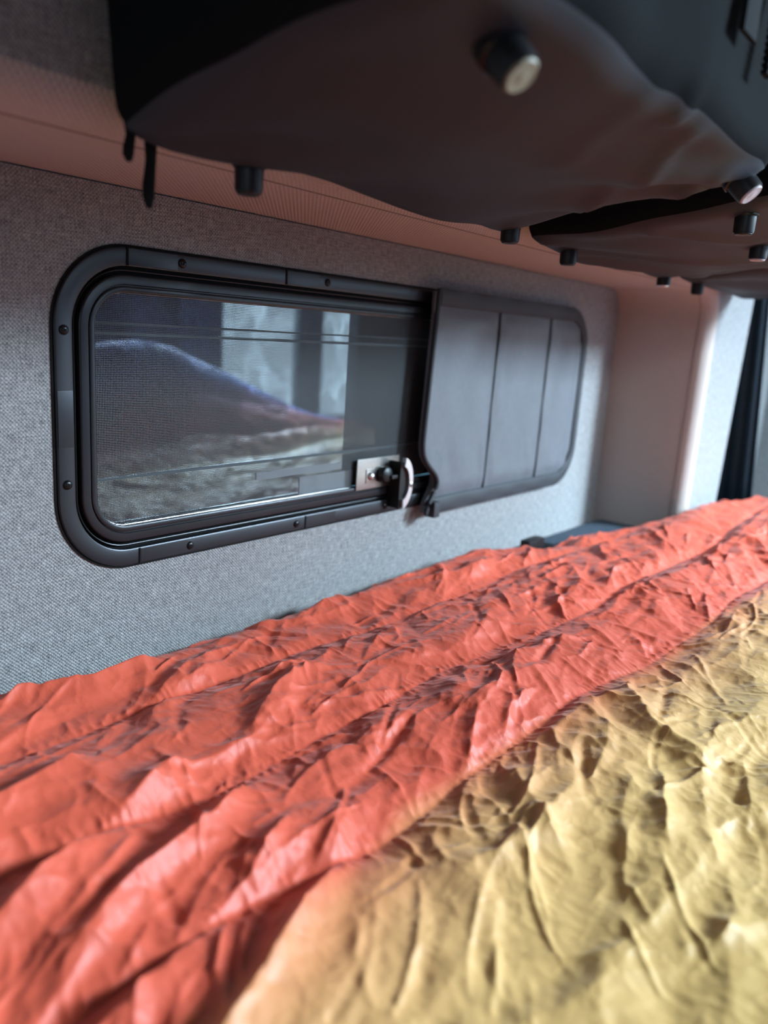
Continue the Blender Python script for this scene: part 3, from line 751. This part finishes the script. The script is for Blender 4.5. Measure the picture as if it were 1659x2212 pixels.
# ------------------------------------------------------------------ overhead storage bags
def soft_box(corner, r, n=26, wr=.004, seed=1, sagb=.0, puff=(0, 0, 0), folds=()):
    """rounded box mapped trilinearly on 8 corners; corner[i][j][k] = xyz"""
    bm = bmesh.new(); bmesh.ops.create_cube(bm, size=2); bmesh.ops.subdivide_edges(bm, edges=bm.edges[:], cuts=n, use_grid_fill=True)
    for fc in bm.faces: fc.material_index = 0 if all(v.co.z < -.999 for v in fc.verts) else 1
    rs = np.random.RandomState(seed); ph = rs.rand(12)*6.28
    C = np.array(corner, float)
    for v in bm.verts:
        q = np.array(v.co[:])
        ax = int(np.argmax(np.abs(q)))
        L = np.array([np.linalg.norm(C[1, 0, 0]-C[0, 0, 0]), np.linalg.norm(C[0, 1, 0]-C[0, 0, 0]), np.linalg.norm(C[0, 0, 1]-C[0, 0, 0])])/2
        rr = np.minimum(r/L, .95)
        p = q*L; inner = np.clip(p, -(L-r), L-r); d = p-inner; dn_ = np.linalg.norm(d)
        if dn_ > 1e-9:
            m = np.max(np.abs(d)); p = inner+d/dn_*min(r, r*m/r)
        p = p/L
        for i in range(3): pass
        u, w, t = (p+1)/2
        X = 0
        for i in (0, 1):
            for j in (0, 1):
                for k in (0, 1):
                    X = X+C[i, j, k]*(u if i else 1-u)*(w if j else 1-w)*(t if k else 1-t)
        # bulging faces
        bu = (1-p[0]**2); bw = (1-p[1]**2); bt = (1-p[2]**2)
        if q[2] < -.999: X[2] -= sagb*bu*bw
        X[1] += puff[1]*bu*bt*p[1]; X[0] += puff[0]*bw*bt*p[0]
        if q[2] < -.5 or True:
            fx, fy, fz = X
            wv = math.sin(fy*17+fx*9+ph[0]+2.2*math.sin(fx*5+ph[1]))*.6+math.sin((fx*.5+fy*1.6)*31+ph[2])*.3+math.sin((fx+fz)*23+ph[3]+fy*11)*.4
            X[2] += wr*wv*(1 if q[2] < -.9 else .3)
            X[1] += wr*.8*math.sin(fx*27+fz*21+ph[4]+math.sin(fx*12))*bu
            # radiating tension folds from the room-side far corner on the underside
            if q[2] < -.9:
                cx, cy = C[1, 0, 0][0], C[1, 0, 0][1]
                ang = math.atan2(fy-cy, cx-fx+1e-6); dist = math.hypot(fx-cx, fy-cy)
                X[2] += .0055*math.sin(ang*11+ph[5])*math.exp(-((dist-.16)/.17)**2)
                cx, cy = C[0, 1, 0][0], C[0, 1, 0][1]
                ang = math.atan2(cy-fy, fx-cx+1e-6); dist = math.hypot(fx-cx, fy-cy)
                X[2] += .003*math.sin(ang*9+ph[6])*math.exp(-((dist-.12)/.12)**2)
            for pts, w, hh in folds:
                best = 9.
                for (ax_, ay_), (bx_, by_) in zip(pts[:-1], pts[1:]):
                    ll = (bx_-ax_)**2+(by_-ay_)**2; tt = min(1, max(0, ((X[0]-ax_)*(bx_-ax_)+(X[1]-ay_)*(by_-ay_))/ll))
                    best = min(best, math.hypot(X[0]-ax_-tt*(bx_-ax_), X[1]-ay_-tt*(by_-ay_))+.0*tt)
                X[2] -= hh*math.exp(-(best/w)**1.5)
        v.co = Vector(X)
    return bm
def bag(name, x0, x1, label, seed, zw=.132, zr=.190, yr=.250, yw=.592, top=.62, taper=.0, lean=.02, sag=.014, folds=(), n=26):
    root = empty(name, (x0, yw, zw)); tag(root, label, 'storage bag', 'black fabric bags hung under the ceiling along the wall')
    corner = [[[(x0+.012, yr, zr), (x0-lean, yr, top)], [(x0+.012, yw, zw), (x0-lean, yw, top)]],
              [[(x1-taper, yr, zr), (x1, yr, top)], [(x1, yw, zw), (x1, yw, top)]]]
    bm = soft_box(corner, .028, seed=seed, sagb=sag, puff=(.012, .018, 0), folds=folds, n=n)
    me = bpy.data.meshes.new('bag_body')
    bm.to_mesh(me); bm.free(); me.materials.append(M_NYLON); me.materials.append(M_NYLON2)
    me.polygons.foreach_set('use_smooth', [True]*len(me.polygons))
    o = link('bag_body', me, root); keep(o, root)
    return root
def knob(root, x, y, z, cap=None, r=.0128, h=.026, tilt=(0, 0)):
    """round black stand-off hanging under the bag, mat cap on its lower face"""
    T = Matrix.Translation((x, y, z)) @ Matrix.Rotation(tilt[0], 4, 'X') @ Matrix.Rotation(tilt[1], 4, 'Y') @ Matrix.Rotation(PI, 4, 'X')
    b = MB(); b.lathe([(r*1.12, -.006), (r*1.12, .004), (r*1.0, .006), (r*.96, h-.003), (r*.90, h), (r*.82, h)], n=36, mat=T)
    o = keep(b.build('knob', M_BLACK, root), root)
    b = MB(); b.lathe([(r*.82, h-.002), (r*.82, h+.001), (r*.74, h+.0022), (r*.35, h+.0012), (r*.2, h+.0022), (r*.02, h+.0022)], n=36, mat=T)
    b.build('knob_cap', cap or M_BLACK, o)
    # small chromed retaining clip on the shank
    b = MB(); b.lathe([(r*1.10, .001), (r*1.17, .002), (r*1.17, .005), (r*1.10, .006)], n=36, mat=T, caps=False); b.build('collar', M_SCREW, o)
    return o
b1 = bag('storage_bag', .352, .948, 'nearest black fabric storage bag above the window, with two hanging strap ends', 3, n=48,
         folds=(([(.735, .272), (.80, .34), (.87, .44)], .010, .0055), ([(.87, .28), (.93, .38)], .009, .005), ([(.90, .32), (.915, .45), (.90, .56)], .016, .003), ([(.62, .26), (.68, .36)], .014, .003), ([(.66, .225), (.69, .27)], .008, .006)))
knob(b1, .485, .560, .136); knob(b1, .930, .560, .150)
knob(b1, .463, .300, .180, cap=M_CAPT, r=.0148, h=.026, tilt=(-.75, 0)); knob(b1, .925, .285, .186, cap=M_CAPW, r=.0148, h=.026, tilt=(-.75, 0))
for (x, y, z, L, w) in ((.385, .588, .148, .030, .0045), (.405, .590, .142, .056, .0050)):
    b = MB(); b.tube([(x+.0012*math.sin(k), y, z-L*k/6) for k in range(7)], [w*q for q in (1, 1, .9, .95, 1.05, 1.0, .5)], 8)
    keep(b.build('strap_end', M_WEB, b1), b1)
# webbing handle, hem bars and zip on the room-side face
b = MB(); pts = []
b.box(.70, .735, .227, .232, .25, .60, bev=.002); b.box(.698, .737, .223, .228, .285, .291, bev=.001); b.box(.698, .737, .223, .228, .297, .303, bev=.001)
keep(b.build('webbing_strap', M_WEB, b1), b1)
b = MB()
for k in range(40): b.box(.780, .797, .228, .234, .240+k*.0055, .2435+k*.0055, bev=.0008)
keep(b.build('zip', M_WEB, b1), b1)
b2 = bag('storage_bag.001', 1.0, 1.545, 'second black fabric storage bag, directly behind the nearest one', 7, zr=.175, yr=.255, sag=.020, n=48,
         folds=(([(1.10, .56), (1.22, .44), (1.36, .34)], .010, .006), ([(1.14, .57), (1.32, .47), (1.49, .38)], .010, .007), ([(1.25, .575), (1.50, .49)], .010, .006), ([(1.05, .42), (1.2, .33)], .012, .006)))
knob(b2, 1.100, .560, .140); knob(b2, 1.49, .560, .142, cap=M_ALU)
knob(b2, 1.06, .308, .172); knob(b2, 1.25, .338, .162, cap=M_CAPW)
b3 = bag('storage_bag.002', 1.60, 2.12, 'farthest black fabric storage bag, above the pale pillar', 11, zr=.175, yr=.255)
knob(b3, 1.68, .560, .142)

# dark curtain beyond the pillar
v = []; f = []; n = 48; rows = 14
for j in range(rows+1):
    t = j/rows; z = .90-t*1.345
    for i in range(n+1):
        s_ = i/n
        y = .72-s_*(.114+max(.012, .0296-.076*z))
        x = 2.338+.005*math.sin(s_*34+t*.8)+.02*s_
        v.append((x, y, z))
for j in range(rows):
    for i in range(n): f.append((j*(n+1)+i, j*(n+1)+i+1, (j+1)*(n+1)+i+1, (j+1)*(n+1)+i))
o = mesh_obj('curtain', v, f, M_DARK); md = o.modifiers.new('thick', 'SOLIDIFY'); md.thickness = .003
tag(o, 'dark navy curtain gathered beside the pale pillar', 'curtain')
